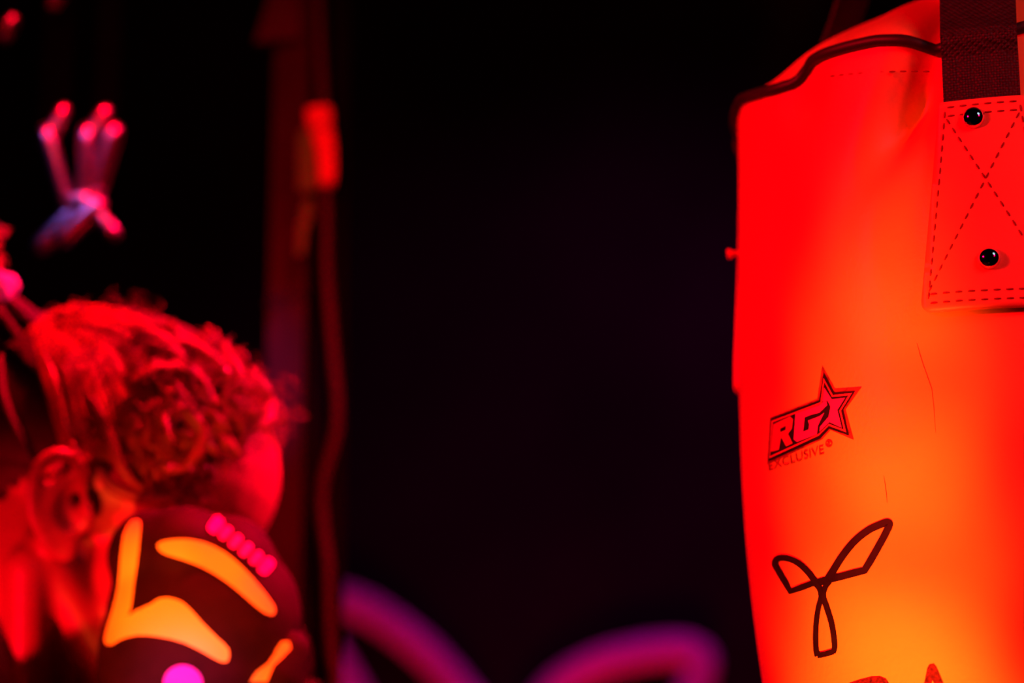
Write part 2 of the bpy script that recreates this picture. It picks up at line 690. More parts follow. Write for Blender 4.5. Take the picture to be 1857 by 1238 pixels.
# reinforcing patches with straps, rivets, stitching
def arc_patch(th0, zc_top, zc_bot, w_top, w_bot, off, thick, rad=0.006):
    """outline in (arc length, z)"""
    pts = [(-w_top / 2, zc_top), (w_top / 2, zc_top)]
    a = Vector((w_top / 2, zc_top)); b = Vector((w_bot / 2, zc_bot)); c = Vector((-w_bot / 2, zc_bot))
    out = [Vector((-w_top / 2, zc_top)), a]
    for (p, q, s) in ((a, b, c), (b, c, Vector((-w_top / 2, zc_top)))):
        d1 = (p - q).normalized(); d2 = (s - q).normalized()
        for k in range(7):
            t = k / 6
            p1 = q + d1 * rad; p2 = q + d2 * rad
            out.append(p1.lerp(q, t).lerp(q.lerp(p2, t), t))
    bm = bmesh.new()
    lp = resample(out, 0.004)
    V = list(lp)
    E = [(i, (i + 1) % len(lp)) for i in range(len(lp))]
    y = zc_bot + 0.003
    while y < zc_top - 0.002:
        x = -w_bot / 2 + 0.003
        while x < w_bot / 2:
            if inside((x, y), [lp]):
                V.append(Vector((x, y)))
            x += 0.005
        y += 0.005
    r = delaunay_2d_cdt(V, E, [], 0, 1e-6)
    vm = {}
    for f in r[2]:
        cx = sum(r[0][i].x for i in f) / 3; cy = sum(r[0][i].y for i in f) / 3
        if not inside((cx, cy), [lp]):
            continue
        vs = []
        for i in f:
            if i not in vm:
                x, z = r[0][i]
                th = th0 + x / R0
                e = min(abs(z - zc_bot), 1)
                vm[i] = bm.verts.new(bag_pos(th, z, bag_r(th, z, False) + off))
            vs.append(vm[i])
        bm.faces.new(vs)
    be = [e for e in bm.edges if len(e.link_faces) == 1]
    ex = bmesh.ops.extrude_edge_only(bm, edges=be)
    ctr = Vector((AXX, AXY, 0))
    for v in [g for g in ex['geom'] if isinstance(g, bmesh.types.BMVert)]:
        d = Vector((v.co.x - AXX, v.co.y - AXY, 0)).normalized()
        v.co -= d * thick
    return bm


def stitch(bm, p, q, th0, off, n=None):
    """a row of stitches between two (arc, z) points"""
    p, q = Vector(p), Vector(q)
    L = (q - p).length
    n = n or max(2, int(L / 0.0055))
    d = (q - p) / n
    for k in range(n):
        a = p + d * (k + 0.2); b = p + d * (k + 0.75)
        pts = []
        for s in (a, (a + b) / 2, b):
            th = th0 + s.x / R0
            pts.append(bag_pos(th, s.y, bag_r(th, s.y, False) + off))
        tube(bm, pts, [0.0003, 0.0005, 0.0003], 5)


def rivet(th, z, off, parent):
    bm = bmesh.new()
    c = bag_pos(th, z, bag_r(th, z, False) + off)
    n = Vector((c.x - AXX, c.y - AXY, 0)).normalized()
    rot = n.to_track_quat('Z', 'Y').to_matrix()
    prof = [(0.0052, -0.001), (0.0056, 0.0004), (0.0053, 0.0016), (0.0046, 0.0030), (0.0034, 0.0041), (0.0018, 0.0048)]
    rings = []
    for r, h in prof:
        rings.append([bm.verts.new(c + rot @ Vector((r * math.cos(2 * PI * k / 28), r * math.sin(2 * PI * k / 28), h)))
                      for k in range(28)])
    for a, b in zip(rings, rings[1:]):
        for k in range(28):
            bm.faces.new((a[k], a[(k + 1) % 28], b[(k + 1) % 28], b[k]))
    t = bm.verts.new(c + n * 0.005)
    for k in range(28):
        bm.faces.new((rings[-1][k], rings[-1][(k + 1) % 28], t))
    o = finish('rivet', bm, 'chrome', parent)
    return o


APEX = Vector((AXX, AXY, zt_mean + 0.31))


def strap_set(th0, z_top, z_bot, w_top, w_bot, wstrap, riv, rin=(0.95, 0.74, 0.62)):
    # strap: webbing from under the patch, up over the piping and in to the ring
    bm = bmesh.new()
    path = []
    zt = trim_z(th0)
    zz = z_top - 0.0005
    while zz < zt - 0.004:
        path.append(bag_pos(th0, zz, bag_r(th0, zz, False) + 0.0024))
        zz += 0.008
    path.append(bag_pos(th0, zt, bag_r(th0, zt, False) + 0.0058))
    path.append(bag_pos(th0, zt + 0.010, R0 * rin[0]))
    path.append(bag_pos(th0, zt + 0.030, R0 * rin[1]))
    path.append(bag_pos(th0, zt + 0.058, R0 * rin[2]))
    path.append(bag_pos(th0, zt + 0.14, R0 * 0.40))
    path.append(bag_pos(th0, zt + 0.23, R0 * 0.17))
    path.append(bag_pos(th0, APEX.z - 0.012, 0.012))
    path = catmull(path, 3)
    tang = (bag_pos(th0 + 0.1, 1, 1) - bag_pos(th0 - 0.1, 1, 1)).normalized()
    n = len(path)
    secs = []
    for i in range(n):
        t = (path[min(i + 1, n - 1)] - path[max(i - 1, 0)]).normalized()
        nn = tang.cross(t).normalized()
        if nn.dot(path[i] - Vector((AXX, AXY, path[i].z))) < 0:
            nn = -nn
        sec = []
        for (a, b) in ((-1, -1), (-1, 1), (-0.5, 1), (0, 1), (0.5, 1), (1, 1), (1, -1), (0, -1)):
            # bend with the bag
            arc = a * wstrap / 2
            bend = -(arc * arc) / (2 * R0) * max(0, 1 - i / n * 1.2)
            sec.append(bm.verts.new(path[i] + tang * arc + nn * (b * 0.0011 + bend)))
        secs.append(sec)
    for a, b in zip(secs, secs[1:]):
        for k in range(8):
            bm.faces.new((a[k], a[(k + 1) % 8], b[(k + 1) % 8], b[k]))
    bm.faces.new(secs[0]); bm.faces.new(secs[-1][::-1])
    finish('webbing_strap', bm, 'web', bag, False)
    # patch
    pm = arc_patch(th0, z_top, z_bot, w_top, w_bot, 0.0042, 0.0034)
    p = finish('patch', pm, 'patchv', bag)
    bm = bmesh.new()
    o = 0.0044
    hw, hb = w_top / 2 - 0.003, w_bot / 2 - 0.004
    stitch(bm, (-hw, z_top - 0.003), (hw, z_top - 0.003), th0, o)
    stitch(bm, (-hw, z_top - 0.0075), (hw, z_top - 0.0075), th0, o)
    stitch(bm, (-hb, z_bot + 0.004), (hb, z_bot + 0.004), th0, o)
    stitch(bm, (-hb, z_bot + 0.0085), (hb, z_bot + 0.0085), th0, o)
    stitch(bm, (-hw, z_top - 0.004), (-hb, z_bot + 0.005), th0, o)
    stitch(bm, (hw, z_top - 0.004), (hb, z_bot + 0.005), th0, o)
    stitch(bm, (-hw, z_top - 0.008), (hb, z_bot + 0.009), th0, o)
    stitch(bm, (hw, z_top - 0.008), (-hb, z_bot + 0.009), th0, o)
    finish('stitching', bm, 'thread', p, True, 'stuff')
    for f in riv:
        rivet(th0 + f[0] / R0, f[1], 0.0042, p)


# the front patch measured off the picture
tA, zA = cyl_hit(1697, 190)
tB, zB = cyl_hit(1850, 172)
tC, zC = cyl_hit(1676, 572)
th_f = (tA + tB) / 2 + 0.015
z_top = (zA + zB) / 2 - 0.001
z_bot = zC
w_top = (tB - tA) * R0
w_bot = 2 * (th_f - tC) * R0
rt, rz = cyl_hit(1767, 218)
st, sz = cyl_hit(1795, 473)
strap_set(th_f, z_top, z_bot, w_top, w_bot, 0.0372, [((rt - th_f) * R0, rz), ((st - th_f) * R0, sz)], (1.0, 0.93, 0.80))
for dth in (-math.radians(104), PI / 2, PI):
    strap_set(th_f + dth, z_top, z_bot, w_top, w_bot, 0.0372,
              [(0.0, z_top - 0.016), (0.0, z_bot + 0.066)])

# small stud on the left flank
bm = bmesh.new()
stt, stz = cyl_hit(1326, 455)
b0 = bag_pos(stt - 0.02, stz, bag_r(stt, stz) - 0.002)
b1 = bag_pos(stt - 0.02, stz - 0.001, bag_r(stt, stz) + 0.0062)
tube(bm, [b0, b0.lerp(b1, 0.6), b0.lerp(b1, 0.75), b0.lerp(b1, 0.95), b1], [0.0016, 0.0016, 0.0028, 0.0030, 0.0020], 12)
finish('stud', bm, 'patchv', bag)

# seam stitching below the rim
bm = bmesh.new()
for px0, px1, py in ((1500, 1690, 129),):
    t0, z0 = cyl_hit(px0, py + 9); t1, z1 = cyl_hit(px1, py)
    stitch(bm, ((t0) * R0, z0), ((t1) * R0, z1), 0.0, 0.0002)
finish('seam_stitching', bm, 'thread', bag, True, 'stuff')

# steel ring the straps meet in, and the chain up to the ceiling
bm = bmesh.new()
tube(bm, [APEX + Vector((0.022 * math.cos(a * PI / 12), 0, 0.022 * math.sin(a * PI / 12))) for a in range(24)], 0.004, 10, True)
finish('ring', bm, 'steel', bag)

# ---- prints on the bag: star logo
OX, OY, SC = 1380, 660, 5.895


def c3(pts):
    return [(OX + x / SC, OY + y / SC) for x, y in pts]


out0 = [(70, 1075), (103, 572), (605, 375), (658, 15), (795, 265), (1080, 245), (908, 488), (995, 810), (748, 705),
        (660, 805)]
out1 = [(85, 1045), (113, 582), (630, 388), (678, 88), (792, 303), (1014, 288), (888, 490), (948, 765), (740, 692),
        (645, 795)]
line = [(103, 1008), (127, 608), (650, 410), (682, 150), (782, 334), (986, 310), (868, 500), (924, 730), (738, 660),
        (632, 765)]
inn = [(112, 985), (142, 622), (662, 425), (690, 190), (772, 352), (946, 338), (850, 500), (898, 700), (740, 640),
       (628, 748)]
decal('logo_border', [c3(out0)], BODY, 0.0003, 'fadeprint', bag, 6)
logo = decal('logo_panel', [c3(out1)], BODY, 0.0006, 'print', bag, 6)
decal('logo_outline', [c3(line), c3(inn)], BODY, 0.0009, 'redprint', logo, 4)
Rl = [(120, 938), (148, 645), (325, 560), (358, 590), (345, 690), (305, 745), (352, 845), (285, 880), (232, 780),
      (205, 915)]
Rh = [(222, 690), (282, 660), (278, 705), (222, 728)]
decal('letter_r', [c3(Rl), c3(Rh)], BODY, 0.0009, 'redprint', logo, 4)
Gl = [(365, 805), (383, 532), (640, 440), (680, 405), (712, 395), (722, 440), (640, 520), (545, 545), (482, 570),
      (466, 722), (524, 700), (530, 645), (518, 605), (640, 558), (690, 520), (622, 660), (612, 750), (400, 832)]
decal('letter_g', [c3(Gl)], BODY, 0.0009, 'pinkprint', logo, 4)
St = [(690, 255), (770, 378), (912, 362), (830, 492), (876, 682), (745, 622), (640, 722), (645, 672), (735, 565),
      (757, 460), (735, 412), (722, 392), (668, 402)]
decal('star', [c3(St)], BODY, 0.0009, 'pinkprint', logo, 4)


def text_mesh(body_txt):
    cu = bpy.data.curves.new('t', 'FONT')
    cu.body = body_txt
    cu.resolution_u = 3
    o = bpy.data.objects.new('t', cu)
    col.objects.link(o)
    dg = bpy.context.evaluated_depsgraph_get()
    me = bpy.data.meshes.new_from_object(o.evaluated_get(dg))
    bpy.data.objects.remove(o)
    return me


def lay_text(name, txt, p0, p1, height, bvh, off, m, parent, slant=0.0, sag=0.0):
    me = text_mesh(txt)
    xs = [v.co.x for v in me.vertices]; ys = [v.co.y for v in me.vertices]
    x0, x1, y0, y1 = min(xs), max(xs), min(ys), max(ys)
    p0, p1 = Vector(p0), Vector(p1)
    d = (p1 - p0)
    dn = d.normalized()
    nn = Vector((dn.y, -dn.x))
    if nn.y > 0:
        nn = -nn
    for v in me.vertices:
        u = (v.co.x - x0) / (x1 - x0); h = (v.co.y - y0) / (y1 - y0)
        q = p0 + d * u + nn * (h * height + sag * 4 * u * (1 - u)) + dn * (slant * h * height)
        l, n = hit(bvh, q.x, q.y)
        v.co = l + n * off
    return link(name, me, m, parent, True)


lay_text('logo_lettering', 'EXCLUSIVE', (1396, 853), (1496, 823), 16, BODY, 0.0006, 'fadeprint', bag, 0.2)
decal('registered_mark', [disc_px(1504.5, 804.5, 6.5), disc_px(1504.5, 804.5, 4.2), disc_px(1504, 804.5, 2.6)], BODY, 0.0006,
      'fadeprint', bag, 3)

# three-bladed emblem
E4 = lambda pts: [(1280 + x / 3.215, 853 + y / 3.215) for x, y in pts]
cm2 = lambda pts, n=6: [(v.x, v.y) for v in catmull([(x, y, 0) for x, y in pts], n)]
right_up = cm2(E4([(700, 655), (742, 590), (800, 498), (870, 412), (950, 348), (1022, 314), (1058, 302), (1072, 312), (1066, 338)]))
right_dn = E4([(1066, 334), (1040, 388), (1000, 460), (960, 530), (928, 582), (870, 596), (800, 615), (730, 632), (650, 655)])
left_up = cm2(E4([(672, 668), (638, 640), (595, 586), (545, 540), (488, 513), (440, 508), (414, 522), (408, 546), (420, 570)]))
left_dn = E4([(414, 560), (440, 605), (470, 655), (496, 704), (560, 682), (620, 660), (690, 640)])
bot_l = cm2(E4([(640, 655), (668, 688), (678, 735), (662, 800), (650, 880), (646, 960), (648, 1040), (656, 1082)]))
bot_r = cm2(E4([(728, 645), (702, 680), (690, 735), (710, 800), (735, 880), (750, 960), (756, 1030), (746, 1062)]))
bot_c = E4([(656, 1078), (700, 1070), (750, 1055)])
emb = ribbon('emblem_print', [right_up, right_dn], 13.5, BODY, 0.0005, 'print', bag)
ribbon('emblem_blade', [left_up, left_dn], 11.0, BODY, 0.0006, 'print', emb)
ribbon('emblem_blade', [bot_l, bot_r, bot_c], 10.0, BODY, 0.0007, 'print', emb)

# lettering running out of the bottom of the picture
Ap = [(1686, 1205.5), (1694, 1204), (1699, 1210), (1713, 1243), (1738, 1303), (1722, 1306), (1714, 1288), (1676, 1296),
      (1670, 1316), (1655, 1319), (1678, 1233), (1682, 1212)]
Ah = [(1692, 1233), (1708, 1274), (1680, 1280)]
decal('letter_a', [Ap, Ah], BODY, 0.0006, 'wornprint', bag, 4)
Rp = [(1540, 1240), (1560, 1233), (1582, 1227.5), (1597, 1227), (1608, 1232), (1615, 1243), (1617, 1258), (1606, 1282),
      (1622, 1326), (1606, 1330), (1592, 1290), (1563, 1296), (1567, 1338), (1551, 1342)]
Rq = [(1559, 1250), (1590, 1243), (1599, 1256), (1590, 1272), (1562, 1279)]
decal('letter_r', [Rp, Rq], BODY, 0.0006, 'wornprint', bag, 4)
# hairline creases
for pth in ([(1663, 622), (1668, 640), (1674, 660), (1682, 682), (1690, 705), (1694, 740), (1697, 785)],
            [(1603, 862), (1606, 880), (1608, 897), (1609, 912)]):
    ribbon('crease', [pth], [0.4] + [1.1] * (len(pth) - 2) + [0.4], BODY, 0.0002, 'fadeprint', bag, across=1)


# ---- chain from ring to ceiling
def link_mesh(L, W, r, sides=8):
    bm = bmesh.new()
    pts = []
    hl = L / 2 - W / 2
    for k in range(9):
        a = -PI / 2 + PI * k / 8
        pts.append(Vector((math.sin(a) * W / 2, 0, hl + math.cos(a) * W / 2)))
    for k in range(9):
        a = PI / 2 + PI * k / 8
        pts.append(Vector((math.sin(a) * W / 2, 0, -hl + math.cos(a) * W / 2)))
    tube(bm, pts, r, sides, True)
    bmesh.ops.recalc_face_normals(bm, faces=bm.faces)
    me = bpy.data.meshes.new('chain_link')
    bm.to_mesh(me)
    bm.free()
    for p in me.polygons:
        p.use_smooth = True
    me.materials.append(M['steel'])
    return me


chain = thing('ceiling_chain', 'steel chain holding up the orange punching bag', 'chain', (AXX, AXY, APEX.z + 0.02))
lm = link_mesh(0.040, 0.020, 0.0032)
zz = 0.014
k = 0
while APEX.z + 0.02 + zz < 2.99:
    o = bpy.data.objects.new('chain_link', lm)
    o.location = (0, 0, zz)
    o.rotation_euler = (0, 0, PI / 2 * ((k + 1) % 2))
    o.parent = chain
    col.objects.link(o)
    zz += 0.0325
    k += 1

# ================================================================== the boxer
HD = P(139, 942, 1.515)
TILT = math.radians(17)
ex = Vector((math.cos(TILT), 0, -math.sin(TILT)))
ey = Vector((0, 1, 0))
ez = Vector((math.sin(TILT), 0, math.cos(TILT)))
HR = Matrix((ex, ey, ez)).transposed()
HS = 0.99


def H(x, y, z):
    return HD + (ex * x + ey * y + ez * z) * HS


def hell(bm, c, r, rot=None):
    ell(bm, H(*c), [v * HS for v in r], HR if rot is None else HR @ rot)


person = thing('person', 'person with tied-back curly hair, seen in profile behind raised boxing gloves', 'person',
               (HD.x - 0.08, HD.y, 0.0))
bm = bmesh.new()
hell(bm, (0.010, 0, 0.052), (0.098, 0.074, 0.086))           # cranium
hell(bm, (0.062, 0, 0.045), (0.056, 0.060, 0.062))           # forehead
hell(bm, (0.056, 0, -0.030), (0.052, 0.056, 0.078))          # face
hell(bm, (0.080, 0, -0.098), (0.026, 0.030, 0.020))          # chin
for s in (-1, 1):
    limb(bm, H(0.000, s * 0.058, -0.030), H(0.072, s * 0.020, -0.096), 0.014 * HS, 0.016 * HS)   # jaw
    hell(bm, (0.078, s * 0.046, -0.016), (0.022, 0.020, 0.017))       # cheekbone
    hell(bm, (0.098, s * 0.026, 0.008), (0.014, 0.026, 0.009))        # brow
    hell(bm, (0.118, s * 0.012, -0.034), (0.012, 0.008, 0.008))       # nostril
limb(bm, H(0.108, 0, 0.000), H(0.134, 0, -0.028), 0.008, 0.011)       # nose
hell(bm, (0.106, 0, -0.058), (0.010, 0.024, 0.007))
hell(bm, (0.104, 0, -0.070), (0.010, 0.021, 0.007))
# neck with its muscles
def HN(x, y, z):
    t = math.radians(7)
    return HD + Vector((math.cos(t) * x + math.sin(t) * z, y, math.cos(t) * z - math.sin(t) * x))


C7 = HN(-0.055, 0, -0.165)
limb(bm, HN(-0.018, 0, -0.02), C7, 0.056, 0.062)
for s in (-1, 1):
    limb(bm, HN(-0.012, s * 0.062, -0.040), HN(0.004, s * 0.028, -0.178), 0.013, 0.013)    # strap muscle
    limb(bm, HN(-0.060, s * 0.046, -0.040), HN(-0.085, s * 0.075, -0.170), 0.018, 0.028)   # trapezius
for s in (-1, 1):
    limb(bm, HN(-0.055, s * 0.035, -0.085), HN(-0.070, s * 0.105, -0.200), 0.040, 0.052)    # slope of the shoulder
# ear
DE = 1.432


def ear(px, py, d=0.0):
    return P(px, py, DE + d)


for mirror in (False, True):
    def E(px, py, d=0.0):
        p = ear(px, py, d)
        if mirror:
            p = Vector((p.x, 2 * HD.y - p.y, p.z))
        return p
    def path(pp, r, n=5):
        pts = catmull([E(*q) for q in pp], n)
        tube(bm, pts, [r] * len(pts), 8)
    path([(150, 885, .006), (148, 850, -.002), (122, 824, -.008), (88, 828, -.011), (62, 860, -.012), (57, 910, -.010),
          (70, 958, -.006), (92, 992, -.001), (112, 1008, .003)], 0.0048)
    path([(128, 862, .0), (103, 880, -.004), (90, 915, -.005), (96, 950, -.003), (120, 972, -.001)], 0.0042)
    pl = [E(110, 850, .006), E(95, 900, .005), E(100, 950, .006), E(115, 985, .006)]
    tube(bm, catmull(pl, 5), [0.012] * 16, 12, flat=(Vector((0, 1, 0)), 0.40))
    ell(bm, E(118, 992, .003), (0.009, 0.005, 0.010))
    ell(bm, E(156, 935, .006), (0.006, 0.006, 0.011))
# torso
SZ = C7.z
TX = C7.x - 0.02
SHR = Vector((TX + 0.03, HD.y - 0.165, SZ - 0.055))
SHL = Vector((TX + 0.03, HD.y + 0.165, SZ - 0.055))
tc = Vector((TX, HD.y, 0))
ell(bm, (TX, HD.y, SZ - 0.13), (0.095, 0.155, 0.13))
ell(bm, (TX + 0.01, HD.y, SZ - 0.27), (0.105, 0.145, 0.16))
ell(bm, (TX, HD.y, SZ - 0.44), (0.090, 0.130, 0.15))
ell(bm, (TX - 0.01, HD.y, SZ - 0.58), (0.105, 0.155, 0.13))
limb(bm, C7 + Vector((0, -0.05, -0.02)), SHR, 0.045, 0.058)
limb(bm, C7 + Vector((0, 0.05, -0.02)), SHL, 0.045, 0.058)
WR = P(318, 1560, 1.40)            # wrists
WL = P(470, 1600, 1.63)
ELR = Vector((WR.x - 0.06, WR.y - 0.03, WR.z - 0.20))
ELL = Vector((WL.x - 0.06, WL.y, WL.z - 0.20))
for sh, el, wr in ((SHR, ELR, WR), (SHL, ELL, WL)):
    limb(bm, sh, el, 0.052, 0.040)
    limb(bm, el, wr, 0.041, 0.028)
HZ = SZ - 0.64
for s, fx in ((-1, 0.10), (1, -0.14)):
    hip = Vector((TX, HD.y + s * 0.085, HZ))
    knee = Vector((TX + fx * 0.6 + 0.03, HD.y + s * 0.11, HZ * 0.53))
    ank = Vector((TX + fx, HD.y + s * 0.13, 0.085))
    limb(bm, hip, knee, 0.085, 0.056)
    limb(bm, knee, ank, 0.058, 0.038)
    ell(bm, knee + Vector((-0.02, 0, -0.12)), (0.05, 0.05, 0.11))
    limb(bm, ank + Vector((-0.03, 0, -0.04)), ank + Vector((0.15, s * 0.02, -0.058)), 0.040, 0.027)
me = remesh(bm, 0.0032, 5, 0.5)
# eye sockets
for v in me.vertices:
    for s in (-1, 1):
        e = H(0.104, s * 0.031, -0.010)
        d = (v.co - e).length
        if d < 0.03:
            v.co -= ex * (0.009 * math.exp(-(d / 0.012) ** 2))
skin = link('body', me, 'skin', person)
for s in (-1, 1):
    bm = bmesh.new()
    ell(bm, H(0.088, s * 0.031, -0.010), (0.0125, 0.0125, 0.0125), None, 20)
    finish('eye', bm, 'eye', skin)

# clothing: vest and leggings as shells over the trunk and legs
def shell(name, test, off, m):
    src = skin.data
    src.update()
    keep = [p for p in src.polygons if all(test(src.vertices[i].co) for i in p.vertices)]
    bm = bmesh.new()
    vm = {}
    for p in keep:
        vs = []
        for i in p.vertices:
            if i not in vm:
                vm[i] = bm.verts.new(src.vertices[i].co + src.vertices[i].normal * off)
            vs.append(vm[i])
        bm.faces.new(vs)
    return finish(name, bm, m, person)


shell('vest', lambda c: SZ - 0.60 < c.z < SZ - 0.07 and abs(c.y - HD.y) < 0.165 and abs(c.x - TX) < 0.125, 0.004, 'top')
shell('leggings', lambda c: 0.12 < c.z < SZ - 0.56 and abs(c.x - TX) < 0.3 and abs(c.y - HD.y) < 0.3
      and not (c - ELR).length < 0.1 and not (c - ELL).length < 0.1, 0.003, 'top')
for s, fx in ((-1, 0.10), (1, -0.14)):
    ank = Vector((TX + fx, HD.y + s * 0.13, 0.085))
    bm = bmesh.new()
    limb(bm, ank + Vector((-0.035, 0, -0.035)), ank + Vector((0.155, s * 0.02, -0.048)), 0.047, 0.034)
    limb(bm, ank + Vector((0, 0, 0.05)), ank + Vector((-0.01, 0, -0.03)), 0.046, 0.048)
    for v in bm.verts:
        v.co.z = max(0.001, v.co.z)
    finish('shoe', bm, 'top', person)

# ---- hair
HEADB = bvh_of(skin)
bm = bmesh.new()
g = bmesh.ops.create_uvsphere(bm, u_segments=64, v_segments=40, radius=1.0)
cut = []
for v in bm.verts:
    c = v.co.copy()
    x, y, z = 0.008 + c.x * 0.104, c.y * 0.080, 0.050 + c.z * 0.090
    # hairline: high on the forehead, low at the nape
    line_z = 0.092 if x > 0.06 else (0.092 - (0.06 - x) * 1.1)
    if x < -0.03:
        line_z = max(-0.045, -0.007 - (-0.03 - x) * 0.9)
    if z < line_z:
        cut.append(v)
    v.co = H(x, y, z)
bmesh.ops.delete(bm, geom=cut, context='VERTS')
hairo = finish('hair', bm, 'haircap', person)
HAIRB = bvh_of(skin, hairo)


def lock(bm, pts_px, r, lift=0.003, taper=True, n=6, sides=6, mirror=False):
    pts = []
    for q in cm2([(a, b) for a, b in pts_px], n):
        l, nr = hit(HAIRB, q[0], q[1])
        pts.append(l + nr * lift)
    m = len(pts)
    rr = [r * (0.35 + 0.65 * math.sin(PI * min(0.92, 0.12 + 0.85 * i / m))) if taper else r for i in range(m)]
    tube(bm, pts, rr, sides)
    if mirror:
        tube(bm, [Vector((p.x, 2 * HD.y - p.y, p.z)) for p in pts], rr, sides)


bm = bmesh.new()
rnd = random.Random(3)
# sleek hair combed up from temple and ear to the crown
for k in range(84):
    u = k / 83
    s = (118 + 140 * u + rnd.uniform(-5, 5), 800 + 60 * math.sin(u * PI) - 90 * u * u + rnd.uniform(-8, 8))
    m1 = (86 + 120 * u, 700 - 50 * u + rnd.uniform(-4, 4))
    e = (66 + 30 * u + rnd.uniform(-6, 6), 612 - 18 * u + rnd.uniform(-5, 5))
    if 0.15 < u < 0.23:
        continue
    lock(bm, [s, ((s[0] + m1[0]) / 2 + 8 * u, (s[1] + m1[1]) / 2), m1, ((m1[0] + e[0]) / 2 - 2, (m1[1] + e[1]) / 2 - 8 * u), e],
         rnd.uniform(0.0018, 0.0034), rnd.uniform(0.002, 0.0045), mirror=True)
# top section combed back
for k in range(34):
    u = k / 33
    s = (200 + 120 * u + rnd.uniform(-6, 6), 640 - 45 * u + rnd.uniform(-6, 6) + 30 * u * u)
    e = (92 + 40 * u, 622 - 58 * u + rnd.uniform(-4, 4))
    m1 = ((s[0] + e[0]) / 2, (s[1] + e[1]) / 2 - 14)
    lock(bm, [s, m1, e], rnd.uniform(0.0018, 0.0034), rnd.uniform(0.002, 0.006), mirror=True)
for k in range(14):
    u = k / 13
    lock(bm, [(160 - 40 * u, 566 + 10 * u), (105 - 20 * u, 580 + 10 * u), (62 - 14 * u, 606 + 14 * u)], 0.003, 0.004, mirror=True)
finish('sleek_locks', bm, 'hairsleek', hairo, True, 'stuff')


def curl(bm, root, direction, length, hr, turns, r, rng, droop=0.4, sides=5):
    d = direction.normalized()
    u = d.orthogonal().normalized()
    ph = rng.uniform(0, 2 * PI)
    n = int(turns * 9) + 4
    pts, rr = [], []
    v = d.cross(u)
    for i in range(n):
        t = i / (n - 1)
        c = root + d * (length * t) + Vector((0, 0, -1)) * (droop * length * t * t)
        a = ph + turns * 2 * PI * t
        env = hr * min(1, t * 3.5)
        pts.append(c + u * (math.cos(a) * env) + v * (math.sin(a) * env))
        rr.append(r * (1 - 0.55 * t))
    tube(bm, pts, rr, sides)


bm = bmesh.new()
rnd = random.Random(11)
cnt = 0
def in_curls(px, py):
    if px < 215 or px > 485:
        return False
    top = 575 + (px - 215) * 0.40
    bot = 890 if px < 290 else 880 - (px - 290) * 1.15
    return top < py < bot and (px - 215) > (py - 600) * -0.2


while cnt < 300:
    px = rnd.uniform(170, 490); py = rnd.uniform(570, 905)
    if not in_curls(px, py):
        continue
    cnt += 1
    l, n = hit(HAIRB, px, py)
    if (l - HD).length > 0.2:
        continue
    far = rnd.random() < 0.35
    t = Vector((rnd.uniform(0.2, 1.0), rnd.uniform(-0.2, 0.2), rnd.uniform(-0.9, 0.5)))
    t = (t - n * t.dot(n)).normalized()
    d = t + n * rnd.uniform(0.05, 0.45)
    if far:
        l = Vector((l.x, 2 * HD.y - l.y - rnd.uniform(0, 0.06), l.z)); d.y = -d.y
    curl(bm, l, d, rnd.uniform(0.014, 0.034), rnd.uniform(0.003, 0.008), rnd.uniform(0.8, 2.0),
         rnd.uniform(0.0014, 0.0034), rnd, rnd.uniform(0.0, 0.4))
# hair along the midline fringe
for k in range(100):
    u = 0.30 + 0.50 * rnd.random()
    x = 0.015 + 0.078 * u; y = rnd.uniform(-0.05, 0.05)
    z = 0.132 - 0.050 * u * u
    d = Vector((0.6 + 0.3 * u, y * 6, 0.6 - 0.9 * u + rnd.uniform(-0.3, 0.3)))
    curl(bm, H(x, y, z), d, rnd.uniform(0.008, 0.020), rnd.uniform(0.003, 0.006), rnd.uniform(0.8, 2.0),
         rnd.uniform(0.0012, 0.0028), rnd, 0.4)
# fine flyaway strands
for k in range(260):
    px = rnd.uniform(120, 480); u = (px - 120) / 380
    py = 575 + max(0, (px - 230)) * 0.5 + rnd.uniform(0, 120)
    l, n = hit(HAIRB, px, py)
    if (l - HD).length > 0.2:
        continue
    d = n + Vector((rnd.uniform(-0.3, 0.8), rnd.uniform(-0.5, 0.5), rnd.uniform(-0.2, 0.7)))
    curl(bm, l, d, rnd.uniform(0.012, 0.035), rnd.uniform(0.002, 0.006), rnd.uniform(1, 3), 0.0004, rnd, 0.3, 3)
finish('loose_curls', bm, 'hair', hairo, True, 'stuff')
# big ringlets standing out at the temple
bm = bmesh.new()
for pp, r in (([(262, 800), (266, 772), (285, 752), (312, 748), (338, 765), (350, 795), (345, 830), (318, 850), (285, 845)], 0.0048),
              ([(235, 710), (275, 690), (320, 690), (352, 712), (372, 748)], 0.0050),
              ([(300, 640), (345, 655), (385, 690), (400, 735)], 0.0042),
              ([(385, 650), (405, 690), (420, 735), (440, 760)], 0.0045),
              ([(170, 730), (200, 790), (225, 850), (260, 880)], 0.0040),
              ([(240, 620), (285, 640), (320, 672)], 0.0045),
              ([(180, 840), (215, 880), (270, 895), (330, 888)], 0.0045),
              ([(430, 690), (455, 730), (462, 770), (448, 795)], 0.0040)):
    lock(bm, pp, r, 0.012, True, 6, 8)
finish('ringlets', bm, 'hair', hairo)
